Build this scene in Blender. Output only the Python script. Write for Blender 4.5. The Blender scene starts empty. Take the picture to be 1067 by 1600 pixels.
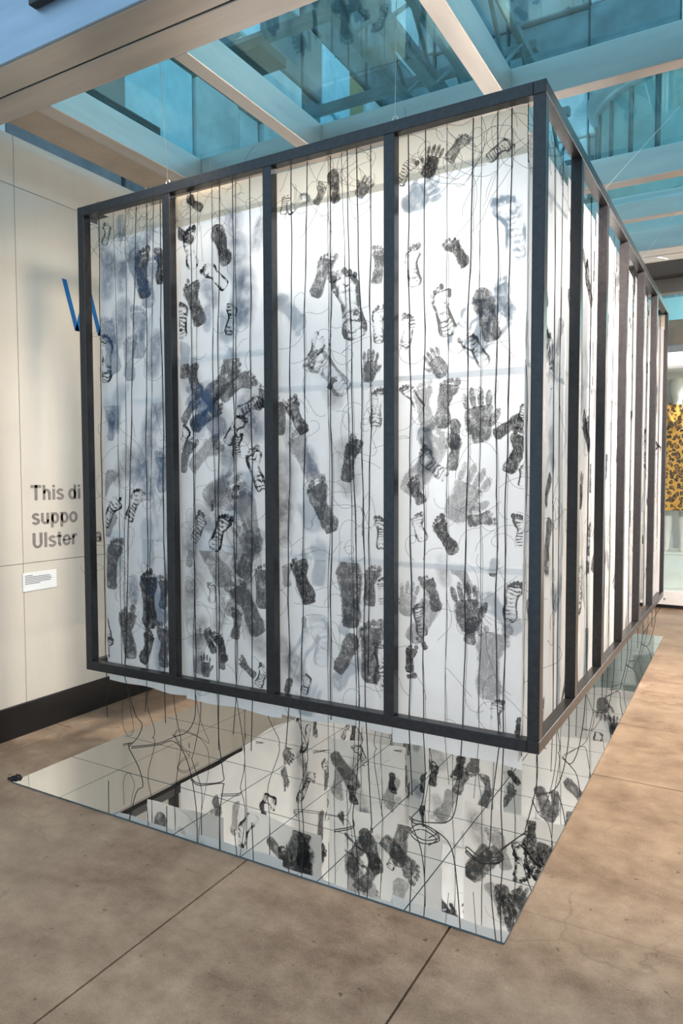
import bpy, math, random
from mathutils import Vector, Matrix

# ------------------------------------------------------------------ camera, world, lights, exposure
S = bpy.context.scene
C = S.collection
YAW, PITCH, ROLL = -0.51823, -0.04856, -0.00275
fwd = Vector((math.sin(YAW) * math.cos(PITCH), math.cos(YAW) * math.cos(PITCH), math.sin(PITCH)))
rgt = Vector((math.cos(YAW), -math.sin(YAW), 0))
upv = rgt.cross(fwd)
r2 = rgt * math.cos(ROLL) + upv * math.sin(ROLL)
u2 = -rgt * math.sin(ROLL) + upv * math.cos(ROLL)
cd = bpy.data.cameras.new('camera')
cam = bpy.data.objects.new('camera', cd)
C.objects.link(cam)
mw = Matrix((r2, u2, -fwd)).transposed().to_4x4()
mw.translation = Vector((0.6394, -2.5768, 1.4562))
cam.matrix_world = mw
cd.sensor_fit = 'VERTICAL'
cd.sensor_height = 36
cd.sensor_width = 24
cd.lens = 1109.12 / 1600 * 36
cd.clip_start = 0.05
S.camera = cam

W = bpy.data.worlds.new('daylight')
S.world = W
W.use_nodes = True
bg = W.node_tree.nodes['Background']
bg.inputs[0].default_value = (0.50, 0.76, 1.0, 1)
bg.inputs[1].default_value = 1.0


def lamp(name, kind, loc, target, energy, color, **kw):
    d = bpy.data.lights.new(name, kind)
    d.energy = energy
    d.color = color
    for k, v in kw.items():
        setattr(d, k, v)
    o = bpy.data.objects.new(name, d)
    C.objects.link(o)
    o.location = loc
    o.rotation_euler = (Vector(target) - Vector(loc)).to_track_quat('-Z', 'Y').to_euler()
    return o


WARM = (1.0, 0.78, 0.56)
# gallery track spots (mounted under the roof beams, out of the picture), plus the added wall fills
lamp('spot_side', 'SPOT', (1.05, 0.35, 3.25), (-0.02, 2.6, 1.9), 750, (1.0, 0.82, 0.73), spot_size=1.05, spot_blend=0.8, shadow_soft_size=0.10)
lamp('spot_side_far', 'SPOT', (1.7, 3.0, 3.2), (-0.1, 2.7, 1.5), 330, (1.0, 0.88, 0.80), spot_size=1.25, spot_blend=0.8, shadow_soft_size=0.12)
lamp('spot_corner', 'SPOT', (1.9, 1.0, 3.2), (0.5, 1.2, 0.0), 430, WARM, spot_size=1.15, spot_blend=1.0, shadow_soft_size=0.12)
lamp('spot_inside', 'SPOT', (-0.75, 1.5, 3.25), (-0.9, 1.0, 0.5), 255, (1.0, 0.93, 0.86), spot_size=2.3, spot_blend=0.6, shadow_soft_size=0.25)
lamp('spot_wall', 'SPOT', (-1.4, -0.1, 3.2), (-2.95, 0.5, 1.5), 60, WARM, spot_size=1.5, spot_blend=1.0, shadow_soft_size=0.15)
lamp('spot_wall_back', 'SPOT', (-2.0, 2.4, 3.2), (-2.95, 2.6, 1.6), 60, WARM, spot_size=1.5, spot_blend=0.9, shadow_soft_size=0.15)
lamp('spot_floor', 'SPOT', (0.3, -2.6, 3.4), (-0.6, -1.2, 0.0), 130, (1.0, 0.70, 0.46), spot_size=1.7, spot_blend=1.0, shadow_soft_size=0.2)
lamp('fill_right_wall', 'SPOT', (2.6, 3.4, 3.3), (4.2, 4.4, 1.8), 420, (1.0, 0.82, 0.72), spot_size=2.2, spot_blend=0.8, shadow_soft_size=0.2)  # unseen fill added to brighten the right wall mirrored in the frame sides
lamp('spot_back_hall', 'SPOT', (1.3, 4.75, 3.1), (0.6, 5.0, 0.0), 110, (1.0, 0.90, 0.78), spot_size=2.0, spot_blend=0.9, shadow_soft_size=0.2)
lamp('fill_end_wall', 'SPOT', (2.6, 6.2, 3.2), (2.4, 8.2, 2.2), 1200, (1.0, 0.86, 0.78), spot_size=2.4, spot_blend=0.8, shadow_soft_size=0.25)  # added fill, brightens the end wall so the frame's side faces catch sheen
lamp('spot_case', 'SPOT', (0.3, 6.15, 2.6), (-0.02, 6.4, 1.2), 45, (1, 0.95, 0.9), spot_size=1.8, spot_blend=0.6, shadow_soft_size=0.1)

S.view_settings.view_transform = 'Standard'
S.view_settings.look = 'None'
S.view_settings.gamma = 1
S.view_settings.use_curve_mapping = False
S.view_settings.exposure = 0.55

RND = random.Random(11)

# ------------------------------------------------------------------ materials


class NT:
    def __init__(s, name):
        s.m = bpy.data.materials.new(name)
        s.m.use_nodes = True
        s.t = s.m.node_tree
        s.t.nodes.clear()
        s.out = s.n('ShaderNodeOutputMaterial')

    def n(s, typ, **kw):
        nd = s.t.nodes.new(typ)
        for k, v in kw.items():
            if k.startswith('i_'):
                key = k[2:].replace('_', ' ')
                nd.inputs[int(key) if key.isdigit() else key].default_value = v
            else:
                setattr(nd, k, v)
        return nd

    def l(s, a, b):
        s.t.links.new(a, b)

    def coord(s, which='Object', scale=(1, 1, 1)):
        tc = s.n('ShaderNodeTexCoord')
        mp = s.n('ShaderNodeMapping')
        mp.inputs['Scale'].default_value = scale
        s.l(tc.outputs[which], mp.inputs[0])
        return mp.outputs[0]

    def noise(s, vec, scale, detail=4, rough=0.55):
        nz = s.n('ShaderNodeTexNoise')
        nz.inputs['Scale'].default_value = scale
        nz.inputs['Detail'].default_value = detail
        nz.inputs['Roughness'].default_value = rough
        if vec:
            s.l(vec, nz.inputs['Vector'])
        return nz.outputs['Fac']

    def ramp(s, fac, stops):
        r = s.n('ShaderNodeValToRGB')
        e = r.color_ramp.elements
        while len(e) < len(stops):
            e.new(0.5)
        for k, (p, c) in enumerate(stops):
            e[k].position = p
            e[k].color = c if len(c) == 4 else (*c, 1)
        s.l(fac, r.inputs[0])
        return r.outputs[0]

    def math(s, op, a, b=None, clamp=False):
        m = s.n('ShaderNodeMath', operation=op, use_clamp=clamp)
        for k, v in enumerate((a, b)):
            if v is None:
                continue
            if isinstance(v, (int, float)):
                m.inputs[k].default_value = v
            else:
                s.l(v, m.inputs[k])
        return m.outputs[0]

    def bump(s, h, strength, dist=0.01):
        b = s.n('ShaderNodeBump')
        b.inputs['Strength'].default_value = strength
        b.inputs['Distance'].default_value = dist
        s.l(h, b.inputs['Height'])
        return b.outputs[0]


def pmat(name, col, rough=0.5, metal=0.0, var=0.12, nscale=8, bump=0.0, coat=0.0, stretch=(1, 1, 1), emit=0.0):
    t = NT(name)
    p = t.n('ShaderNodeBsdfPrincipled')
    v = t.coord('Object', stretch)
    f = t.noise(v, nscale)
    lo = tuple(max(0, c * (1 - var)) for c in col)
    hi = tuple(min(1, c * (1 + var)) for c in col)
    t.l(t.ramp(f, [(0.3, lo), (0.7, hi)]), p.inputs['Base Color'])
    p.inputs['Roughness'].default_value = rough
    p.inputs['Metallic'].default_value = metal
    if coat:
        p.inputs['Coat Weight'].default_value = coat
        p.inputs['Coat Roughness'].default_value = 0.08
    if bump:
        t.l(t.bump(t.noise(v, nscale * 5), bump, 0.004), p.inputs['Normal'])
    if emit:
        p.inputs['Emission Color'].default_value = (*col, 1)
        p.inputs['Emission Strength'].default_value = emit
    t.l(p.outputs[0], t.out.inputs[0])
    return t.m


def paper_mat(name, col, trans=0.5):
    t = NT(name)
    v = t.coord('Object')
    f = t.noise(v, 6, 6)
    col_n = t.ramp(f, [(0.25, tuple(c * 0.9 for c in col)), (0.7, col)])
    d = t.n('ShaderNodeBsdfDiffuse')
    tr = t.n('ShaderNodeBsdfTranslucent')
    t.l(col_n, d.inputs[0])
    t.l(col_n, tr.inputs[0])
    vs = t.coord('Object', (9, 9, 1.2))
    h = t.math('ADD', t.noise(vs, 3, 3), t.math('MULTIPLY', t.noise(v, 14, 5), 0.5))
    bn = t.bump(h, 0.35, 0.02)
    t.l(bn, d.inputs['Normal'])
    mx = t.n('ShaderNodeMixShader')
    mx.inputs[0].default_value = trans
    t.l(d.outputs[0], mx.inputs[1])
    t.l(tr.outputs[0], mx.inputs[2])
    t.l(mx.outputs[0], t.out.inputs[0])
    return t.m


def ink_mat(name, col, dens, style):
    """attribute pl = (local x, local y, edge 0..1)"""
    t = NT(name)
    at = t.n('ShaderNodeAttribute', attribute_name='pl')
    sp = t.n('ShaderNodeSeparateXYZ')
    t.l(at.outputs['Vector'], sp.inputs[0])
    e = sp.outputs[2]
    v = t.coord('Object')
    big = t.noise(v, 22, 4, 0.6)
    fine = t.noise(v, 160, 3, 0.7)
    mot = t.math('ADD', t.math('MULTIPLY', big, 0.75), t.math('MULTIPLY', fine, 0.35))
    if style == 'solid':
        a = t.ramp(mot, [(0.38, (0.30,) * 3), (0.50, (0.86,) * 3), (0.66, (1,) * 3)])
        crease = t.ramp(t.noise(t.coord('Object', (1, 1, 0.45)), 42, 3, 0.6), [(0.46, (1,) * 3), (0.49, (0.62,) * 3), (0.52, (1,) * 3)])
        a = t.math('MULTIPLY', a, crease)
        edge = t.ramp(t.math('ADD', e, t.math('ADD', t.math('MULTIPLY', t.math('SUBTRACT', fine, 0.5), 0.6), t.math('MULTIPLY', t.math('SUBTRACT', big, 0.5), 0.9))), [(0.84, (1,) * 3), (1.0, (0.15,) * 3)])
        a = t.math('MULTIPLY', a, edge)
    elif style == 'line':
        wv = t.math('SINE', t.math('ADD', t.math('MULTIPLY', sp.outputs[1], 62), t.math('MULTIPLY', big, 22)))
        st = t.ramp(wv, [(0.25, (0.05,) * 3), (0.6, (0.95,) * 3)])
        patch = t.ramp(t.noise(v, 11, 3), [(0.44, (0.0,) * 3), (0.56, (1,) * 3)])
        inner = t.math('MULTIPLY', st, patch)
        rim = t.ramp(t.math('ADD', e, t.math('MULTIPLY', t.math('SUBTRACT', big, 0.5), 0.9)), [(0.55, (0,) * 3), (0.72, (1,) * 3)])
        rim = t.math('MULTIPLY', rim, t.ramp(t.noise(v, 17, 2), [(0.38, (0.1,) * 3), (0.5, (1,) * 3)]))
        a = t.math('MULTIPLY', t.math('MAXIMUM', inner, rim), t.ramp(mot, [(0.36, (0.2,) * 3), (0.52, (1,) * 3)]))
    else:
        soft = t.ramp(t.math('ADD', e, t.math('MULTIPLY', t.math('SUBTRACT', big, 0.5), 0.9)), [(0.35, (1,) * 3), (1.0, (0,) * 3)])
        a = t.math('MULTIPLY', soft, t.ramp(big, [(0.35, (0.35,) * 3), (0.65, (1,) * 3)]))
    a = t.math('MULTIPLY', a, dens, clamp=True)
    d = t.n('ShaderNodeBsdfDiffuse')
    d.inputs[0].default_value = (*col, 1)
    tr = t.n('ShaderNodeBsdfTransparent')
    mx = t.n('ShaderNodeMixShader')
    t.l(a, mx.inputs[0])
    t.l(tr.outputs[0], mx.inputs[1])
    t.l(d.outputs[0], mx.inputs[2])
    t.l(mx.outputs[0], t.out.inputs[0])
    return t.m


def glass_mat(name, tint, refl=0.5, alpha=1.0):
    t = NT(name)
    tr = t.n('ShaderNodeBsdfTransparent')
    tr.inputs[0].default_value = (*tint, 1)
    gl = t.n('ShaderNodeBsdfGlossy')
    gl.inputs['Roughness'].default_value = 0.02
    gl.inputs[0].default_value = (0.9, 1, 1, 1)
    fr = t.n('ShaderNodeFresnel')
    fr.inputs[0].default_value = 1.5
    mx = t.n('ShaderNodeMixShader')
    t.l(t.math('MULTIPLY', fr.outputs[0], refl), mx.inputs[0])
    t.l(tr.outputs[0], mx.inputs[1])
    t.l(gl.outputs[0], mx.inputs[2])
    t.l(mx.outputs[0], t.out.inputs[0])
    return t.m


def concrete_mat():
    t = NT('concrete')
    p = t.n('ShaderNodeBsdfPrincipled')
    v = t.coord('Object')
    vs = t.coord('Object', (1, 2.2, 1))
    a = t.noise(vs, 1.3, 7, 0.62)
    b = t.noise(v, 9, 6, 0.65)
    c = t.noise(v, 140, 3, 0.7)
    m = t.math('ADD', t.math('ADD', t.math('MULTIPLY', a, 0.5), t.math('MULTIPLY', b, 0.36)), t.math('MULTIPLY', c, 0.2))
    mul = t.n('ShaderNodeMixRGB', blend_type='MULTIPLY')
    mul.inputs[0].default_value = 1.0
    t.l(t.ramp(m, [(0.38, (0.150, 0.094, 0.058)), (0.5, (0.29, 0.195, 0.128)), (0.64, (0.44, 0.315, 0.215))]), mul.inputs[1])
    vo = t.n('ShaderNodeTexVoronoi', feature='DISTANCE_TO_EDGE')
    vo.inputs['Scale'].default_value = 1.15
    nz = t.n('ShaderNodeTexNoise')
    nz.inputs['Scale'].default_value = 5
    nz.inputs['Detail'].default_value = 6
    t.l(v, nz.inputs['Vector'])
    dm = t.n('ShaderNodeMixRGB')
    dm.inputs[0].default_value = 0.14
    t.l(v, dm.inputs[1])
    t.l(nz.outputs['Color'], dm.inputs[2])
    t.l(dm.outputs[0], vo.inputs['Vector'])
    crack = t.ramp(vo.outputs['Distance'], [(0.0, (0.0,) * 3), (0.0045, (1,) * 3)])
    part = t.ramp(t.noise(v, 1.7, 3), [(0.50, (1,) * 3), (0.58, (0.0,) * 3)])
    spots = t.ramp(t.noise(v, 26, 2, 0.4), [(0.70, (1,) * 3), (0.76, (0.45,) * 3)])
    crack = t.math('MULTIPLY', t.ramp(t.math('MAXIMUM', crack, part), [(0.0, (0.74,) * 3), (1.0, (1,) * 3)]), spots)
    t.l(crack, mul.inputs[2])
    t.l(mul.outputs[0], p.inputs['Base Color'])
    t.l(t.ramp(b, [(0.3, (0.32,) * 3), (0.7, (0.5,) * 3)]), p.inputs['Roughness'])
    t.l(t.bump(t.math('ADD', b, t.math('MULTIPLY', c, 0.4)), 0.12, 0.006), p.inputs['Normal'])
    t.l(p.outputs[0], t.out.inputs[0])
    return t.m


def leopard_mat():
    t = NT('leopard_cloth')
    p = t.n('ShaderNodeBsdfPrincipled')
    v = t.coord('Object')
    nz = t.n('ShaderNodeTexNoise')
    nz.inputs['Scale'].default_value = 18
    t.l(v, nz.inputs['Vector'])
    vm = t.n('ShaderNodeMixRGB')
    vm.inputs[0].default_value = 0.05
    t.l(v, vm.inputs[1])
    t.l(nz.outputs['Color'], vm.inputs[2])
    vo = t.n('ShaderNodeTexVoronoi')
    vo.inputs['Scale'].default_value = 24
    t.l(vm.outputs[0], vo.inputs['Vector'])
    t.l(t.ramp(vo.outputs['Distance'], [(0.20, (0.42, 0.17, 0.02)), (0.28, (0.012, 0.008, 0.006)), (0.46, (0.012, 0.008, 0.006)), (0.54, (0.66, 0.33, 0.05))]), p.inputs['Base Color'])
    p.inputs['Roughness'].default_value = 0.8
    t.l(p.outputs[0], t.out.inputs[0])
    return t.m


M = {
    'frame': pmat('black_stained_timber', (0.022, 0.021, 0.022), 0.30, var=0.35, nscale=14, bump=0.12, stretch=(3, 3, 3)),
    'paper': paper_mat('white_tissue_paper', (0.90, 0.90, 0.90)),
    'cream': paper_mat('cream_paper', (0.80, 0.72, 0.60)),
    'thread': pmat('black_thread', (0.012, 0.012, 0.014), 0.75, var=0.4, nscale=60),
    'concrete': concrete_mat(),
    'joint': pmat('joint_filler', (0.075, 0.055, 0.042), 0.85),
    'wall': pmat('cream_lacquer_panel', (0.665, 0.60, 0.505), 0.32, var=0.08, nscale=1.6, coat=0.7, stretch=(1, 1.6, 0.25)),
    'wall_back': pmat('panel_gap', (0.20, 0.17, 0.14), 0.9),
    'base': pmat('black_baseboard', (0.006, 0.006, 0.007), 0.35, var=0.3),
    'steel': pmat('brushed_steel', (0.54, 0.49, 0.45), 0.36, metal=0.9, var=0.12, nscale=3, stretch=(0.4, 3, 3)),
    'steel_y': pmat('brushed_steel_cross', (0.60, 0.55, 0.51), 0.36, metal=0.85, var=0.12, nscale=3, stretch=(3, 0.4, 3)),
    'dark': pmat('dark_metal', (0.03, 0.03, 0.028), 0.6),
    'mirror': pmat('mirror_silver', (0.84, 0.85, 0.83), 0.003, metal=1.0, var=0.01),
    'mirror_edge': pmat('mirror_cut_edge', (0.05, 0.095, 0.115), 0.2, var=0.1),
    'glass': glass_mat('teal_roof_glass', (0.68, 0.90, 0.92), 0.22),
    'sky_reflection': pmat('painted_sky_reflection', (0.30, 0.37, 0.44), 0.4, metal=0.6, nscale=3, stretch=(0.4, 3, 3)),  # beam front coloured with the blue daylight it would reflect
    'clear': glass_mat('clear_glass', (0.93, 0.97, 0.96), 0.8),
    'wire': pmat('steel_wire', (0.55, 0.52, 0.47), 0.3, metal=0.9),
    'grey_text': pmat('grey_vinyl', (0.25, 0.215, 0.19), 0.45),
    'blue': pmat('blue_vinyl', (0.0, 0.12, 0.36), 0.4),
    'white': pmat('white_paint', (0.84, 0.84, 0.82), 0.5, var=0.04),
    'label_ink': pmat('label_print', (0.12, 0.12, 0.12), 0.6),
    'stone': pmat('pale_stone', (0.62, 0.66, 0.66), 0.8, var=0.25, nscale=2.5),
    'stone_dark': pmat('dark_cladding', (0.16, 0.19, 0.20), 0.6, var=0.4, nscale=2),
    'copper': pmat('green_patina', (0.45, 0.62, 0.57), 0.7, var=0.2, nscale=3),
    'truss': pmat('roof_truss_paint', (0.12, 0.15, 0.16), 0.5, var=0.3),
    'gold': pmat('gold_column', (0.55, 0.40, 0.18), 0.4, metal=0.5),
    'sky_glass': pmat('bright_window', (0.55, 0.80, 0.88), 0.2, var=0.1),
    'panel_grey': pmat('grey_backdrop', (0.50, 0.53, 0.55), 0.7, var=0.08),
    'tan': pmat('tan_header', (0.46, 0.37, 0.28), 0.5, metal=0.2),
    'mannequin': pmat('white_mannequin', (0.86, 0.84, 0.82), 0.45, var=0.03),
    'leopard': leopard_mat(),
    'lightbox': pmat('case_light_strip', (1.0, 0.97, 0.93), 0.5, var=0.0, emit=4.0),
    'Fd': ink_mat('ink_black', (0.020, 0.021, 0.025), 0.95, 'solid'),
    'Fm': ink_mat('ink_charcoal', (0.075, 0.074, 0.078), 0.86, 'solid'),
    'Fl': ink_mat('ink_grey', (0.12, 0.12, 0.13), 0.55, 'solid'),
    'Fb': ink_mat('ink_blue_grey', (0.06, 0.12, 0.21), 0.50, 'solid'),
    'Od': ink_mat('ink_black_lined', (0.020, 0.021, 0.025), 0.95, 'line'),
    'Om': ink_mat('ink_charcoal_lined', (0.050, 0.050, 0.056), 0.82, 'line'),
    'Ol': ink_mat('ink_grey_lined', (0.10, 0.10, 0.11), 0.6, 'line'),
    'Wb': ink_mat('ink_wash_blue', (0.055, 0.12, 0.22), 0.55, 'wash'),
    'Wl': ink_mat('ink_wash_grey', (0.14, 0.14, 0.15), 0.45, 'wash'),
}
for a in 'dmlb':
    M['S' + a] = M['F' + a]
    M['H' + a] = M['F' + a]

# ------------------------------------------------------------------ helpers


class MB:
    def __init__(s):
        s.v, s.f, s.pl = [], [], []

    def box(s, a, b):
        (x0, y0, z0), (x1, y1, z1) = a, b
        k = len(s.v)
        s.v += [(x0, y0, z0), (x1, y0, z0), (x1, y1, z0), (x0, y1, z0), (x0, y0, z1), (x1, y0, z1), (x1, y1, z1), (x0, y1, z1)]
        s.f += [tuple(k + i for i in q) for q in ((0, 3, 2, 1), (4, 5, 6, 7), (0, 1, 5, 4), (1, 2, 6, 5), (2, 3, 7, 6), (3, 0, 4, 7))]
        return s

    def bevbox(s, a, b, r=0.002):
        """box with chamfered edges along every side (octagon-prism style shell)"""
        (x0, y0, z0), (x1, y1, z1) = a, b
        k = len(s.v)
        P = []
        for ix, sx in ((x0, 1), (x1, -1)):
            for iy, sy in ((y0, 1), (y1, -1)):
                for iz, sz in ((z0, 1), (z1, -1)):
                    P += [(ix, iy + sy * r, iz + sz * r), (ix + sx * r, iy, iz + sz * r), (ix + sx * r, iy + sy * r, iz)]
        s.v += P
        def c(i, j, m, w):
            return k + ((i * 2 + j) * 2 + m) * 3 + w
        F = []
        for i in (0, 1):
            q = [c(i, 0, 0, 0), c(i, 1, 0, 0), c(i, 1, 1, 0), c(i, 0, 1, 0)]
            F.append(q if i else q[::-1])
            q = [c(0, i, 0, 1), c(0, i, 1, 1), c(1, i, 1, 1), c(1, i, 0, 1)]
            F.append(q if i else q[::-1])
            q = [c(0, 0, i, 2), c(1, 0, i, 2), c(1, 1, i, 2), c(0, 1, i, 2)]
            F.append(q if i else q[::-1])
        for i in (0, 1):
            for j in (0, 1):
                F.append([c(i, j, 0, 0), c(i, j, 0, 1), c(i, j, 1, 1), c(i, j, 1, 0)])
                F.append([c(i, 0, j, 0), c(i, 0, j, 2), c(i, 1, j, 2), c(i, 1, j, 0)])
                F.append([c(0, i, j, 1), c(0, i, j, 2), c(1, i, j, 2), c(1, i, j, 1)])
                for m in (0, 1):
                    F.append([c(i, j, m, 0), c(i, j, m, 1), c(i, j, m, 2)])
        s.f += [tuple(q) for q in F]
        return s

    def tube(s, pts, r, n=4, r1=None):
        pts = [Vector(p) for p in pts]
        k = len(s.v)
        up = Vector((0.31, 0.27, 0.91))
        N = len(pts)
        for i, p in enumerate(pts):
            t = (pts[min(i + 1, N - 1)] - pts[max(i - 1, 0)])
            t = t.normalized() if t.length > 1e-9 else Vector((0, 0, 1))
            a = t.cross(Vector((0.9, 0.4, 0.1)))
            if a.length < 0.1:
                a = t.cross(up)
            a.normalize()
            b = t.cross(a)
            rr = r if r1 is None else r + (r1 - r) * i / (N - 1)
            for j in range(n):
                w = 2 * math.pi * j / n
                s.v.append(tuple(p + a * (rr * math.cos(w)) + b * (rr * math.sin(w))))
        for i in range(N - 1):
            for j in range(n):
                j2 = (j + 1) % n
                s.f.append((k + i * n + j, k + i * n + j2, k + (i + 1) * n + j2, k + (i + 1) * n + j))
        s.f.append(tuple(k + j for j in range(n))[::-1])
        s.f.append(tuple(k + (N - 1) * n + j for j in range(n)))
        return s

    def lathe(s, prof, cx, cy, n=32, sx=1.0, sy=1.0, a0=0.0, a1=None):
        k = len(s.v)
        full = a1 is None
        m = n if full else n + 1
        for (r, z) in prof:
            for j in range(m):
                w = a0 + (2 * math.pi if full else a1 - a0) * j / n
                s.v.append((cx + r * sx * math.cos(w), cy + r * sy * math.sin(w), z))
        for i in range(len(prof) - 1):
            for j in range(n):
                j2 = (j + 1) % m
                s.f.append((k + i * m + j, k + i * m + j2, k + (i + 1) * m + j2, k + (i + 1) * m + j))
        return s

    def ball(s, c, r, n=10, sz=1.0):
        prof = [(r * math.sin(math.pi * i / n) + 1e-5, c[2] - r * sz * math.cos(math.pi * i / n)) for i in range(n + 1)]
        return s.lathe(prof, c[0], c[1], n + 2)

    def build(s, name, mat, parent=None, smooth=False):
        me = bpy.data.meshes.new(name)
        me.from_pydata(s.v, [], s.f)
        me.materials.append(M[mat] if isinstance(mat, str) else mat)
        if s.pl:
            at = me.attributes.new('pl', 'FLOAT_VECTOR', 'POINT')
            at.data.foreach_set('vector', [c for q in s.pl for c in q])
        if smooth:
            for q in me.polygons:
                q.use_smooth = True
        me.update()
        o = bpy.data.objects.new(name, me)
        C.objects.link(o)
        if parent:
            o.parent = parent
        return o


def empty(name, loc=(0, 0, 0)):
    """things are built in world coordinates, so the handle keeps an identity transform"""
    o = bpy.data.objects.new(name, None)
    o.empty_display_size = 0.1
    C.objects.link(o)
    return o


def tag(o, label=None, cat=None, group=None, kind=None):
    for k, v in (('label', label), ('category', cat), ('group', group), ('kind', kind)):
        if v:
            o[k] = v
    return o


def catmull(pts, per=6):
    P = [Vector(p) for p in pts]
    P = [P[0] * 2 - P[1]] + P + [P[-1] * 2 - P[-2]]
    out = []
    for i in range(1, len(P) - 2):
        for k in range(per):
            t = k / per
            a, b, c, d = P[i - 1:i + 3]
            out.append(0.5 * ((2 * b) + (c - a) * t + (2 * a - 5 * b + 4 * c - d) * t * t + (3 * b - a - 3 * c + d) * t ** 3))
    out.append(P[-2])
    return out


# ------------------------------------------------------------------ setting: floor
floor = tag(empty('floor'), 'brown stained concrete floor cast in large slabs', 'floor', kind='structure')
MB().box((-3.2, -4.2, -0.12), (4.2, 8.2, -0.012)).build('floor_bed', 'joint', floor)
G = 0.0035
XC = [(-3.2, -2.76), (-2.76, -0.985), (-0.985, -0.165), (-0.165, 4.2)]
YC = {0: [-4.2, -1.7, 0.19, 1.6, 3.17, 4.85, 8.2], 1: [-4.2, -2.1, 1.0, 1.82, 3.17, 4.85, 8.2], 2: [-4.2, -2.1, 1.0, 1.82, 3.17, 4.85, 8.2],
      3: [-4.2, -2.1, -0.26, 1.0, 1.82, 3.17, 4.85, 8.2]}
for i, (x0, x1) in enumerate(XC):
    ys = YC[i]
    for y0, y1 in zip(ys, ys[1:]):
        g = 0.001 if abs(y0 + 0.26) < 0.01 else G
        g1 = 0.001 if abs(y1 + 0.26) < 0.01 else G
        gx0 = 0.0012 if i == 1 else G
        gx1 = 0.0012 if i == 0 else G
        MB().bevbox((x0 + gx0, y0 + g, -0.05), (x1 - gx1, y1 - g1, 0.0), 0.0012).build('concrete_slab', 'concrete', floor)

# ------------------------------------------------------------------ setting: left wall
WX = -2.893
WTOP = 3.335
wall = tag(empty('wall_left'), 'cream lacquered panel wall with grey and blue lettering', 'wall', kind='structure')
MB().box((WX - 0.25, -4.2, 0.0), (WX - 0.016, 8.2, WTOP)).build('wall_core', 'wall_back', wall)
yc = [-4.2, -2.45, -1.22, -0.005, 1.21, 2.43, 3.65, 4.87, 6.1, 8.2]
zc = [0.184, 0.975, 3.062, WTOP]
for y0, y1 in zip(yc, yc[1:]):
    for z0, z1 in zip(zc, zc[1:]):
        MB().bevbox((WX - 0.016, y0 + 0.0014, z0 + 0.0014), (WX, y1 - 0.0014, z1 - 0.0014), 0.001).build('wall_panel', 'wall', wall)
tag(MB().bevbox((WX - 0.016, -4.2, 0.0), (WX + 0.004, 8.2, 0.184), 0.003).build('baseboard_left', 'base'),
    'tall black baseboard along the foot of the cream wall', 'baseboard', kind='structure')


# heavy grotesque letters drawn as bars (r) and elliptic arcs (a), cap height 1
GLYPH = {
    'T': (0.86, [('r', 0, .81, .80, 1), ('r', .295, 0, .505, 1)]),
    'h': (0.75, [('r', .06, 0, .26, 1), ('r', .47, 0, .67, .46), ('a', .365, .43, .305, .315, 0, 180)]),
    'i': (0.34, [('r', .07, 0, .27, .74), ('r', .07, .83, .27, 1)]),
    's': (0.69, [('a', .34, .545, .28, .215, 15, 265), ('a', .34, .205, .31, .23, -165, 95)]),
    'd': (0.76, [('a', .35, .365, .32, .385, 0, 360), ('r', .48, 0, .68, 1)]),
    'u': (0.75, [('r', .06, .28, .26, .74), ('r', .48, 0, .68, .74), ('a', .37, .30, .31, .32, 180, 360)]),
    'p': (0.76, [('a', .41, .365, .32, .385, 0, 360), ('r', .07, -.27, .27, .74)]),
    'o': (0.77, [('a', .385, .365, .35, .385, 0, 360)]),
    'U': (0.90, [('r', .07, .35, .285, 1), ('r', .60, .35, .815, 1), ('a', .4425, .36, .3725, .385, 180, 360)]),
    'l': (0.34, [('r', .07, 0, .27, 1)]),
    't': (0.45, [('r', .12, .14, .32, .96), ('r', .01, .59, .43, .74), ('a', .325, .19, .205, .205, 180, 285)]),
    'e': (0.74, [('a', .37, .365, .345, .385, 0, 335), ('r', .08, .305, .71, .435)]),
    'r': (0.50, [('r', .06, 0, .26, .74), ('a', .42, .40, .36, .345, 78, 170)]),
    'a': (0.74, [('a', .35, .50, .28, .25, 10, 168), ('r', .45, 0, .65, .53), ('a', .315, .215, .275, .23, 0, 360)]),
    ' ': (0.30, []),
}


def wall_text(txt, y, z, cap, mat, t=0.19):
    for ch in txt:
        adv, prims = GLYPH[ch]
        mb = MB()
        x0, x1 = WX + 0.0004, WX + 0.0018
        for q in prims:
            if q[0] == 'r':
                mb.box((x0, y + q[1] * cap, z + q[2] * cap), (x1, y + q[3] * cap, z + q[4] * cap))
                continue
            _, cx, cy, rx, ry, a0, a1 = q
            n = max(8, int(abs(a1 - a0) / 12))
            k = len(mb.v)
            for j in range(n + 1):
                w = math.radians(a0 + (a1 - a0) * j / n)
                for xx in (x0, x1):
                    for rr in (0, 1):
                        ex, ey = rx - rr * t, ry - rr * t * 0.86
                        mb.v.append((xx, y + (cx + ex * math.cos(w)) * cap, z + (cy + ey * math.sin(w)) * cap))
            for j in range(n):
                q4 = k + 4 * j
                mb.f += [(q4 + 2, q4 + 3, q4 + 7, q4 + 6), (q4, q4 + 4, q4 + 5, q4 + 1), (q4, q4 + 2, q4 + 6, q4 + 4), (q4 + 1, q4 + 5, q4 + 7, q4 + 3)]
        if prims:
            mb.build('letter', mat, wall)
        y += adv * cap


wall_text('This di', 0.053, 1.331, 0.087, 'grey_text')
wall_text('suppo', 0.053, 1.192, 0.087, 'grey_text')
wall_text('Ulster', 0.053, 1.057, 0.087, 'grey_text')
wall_text('a', 0.500, 1.057, 0.087, 'grey_text')
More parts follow.
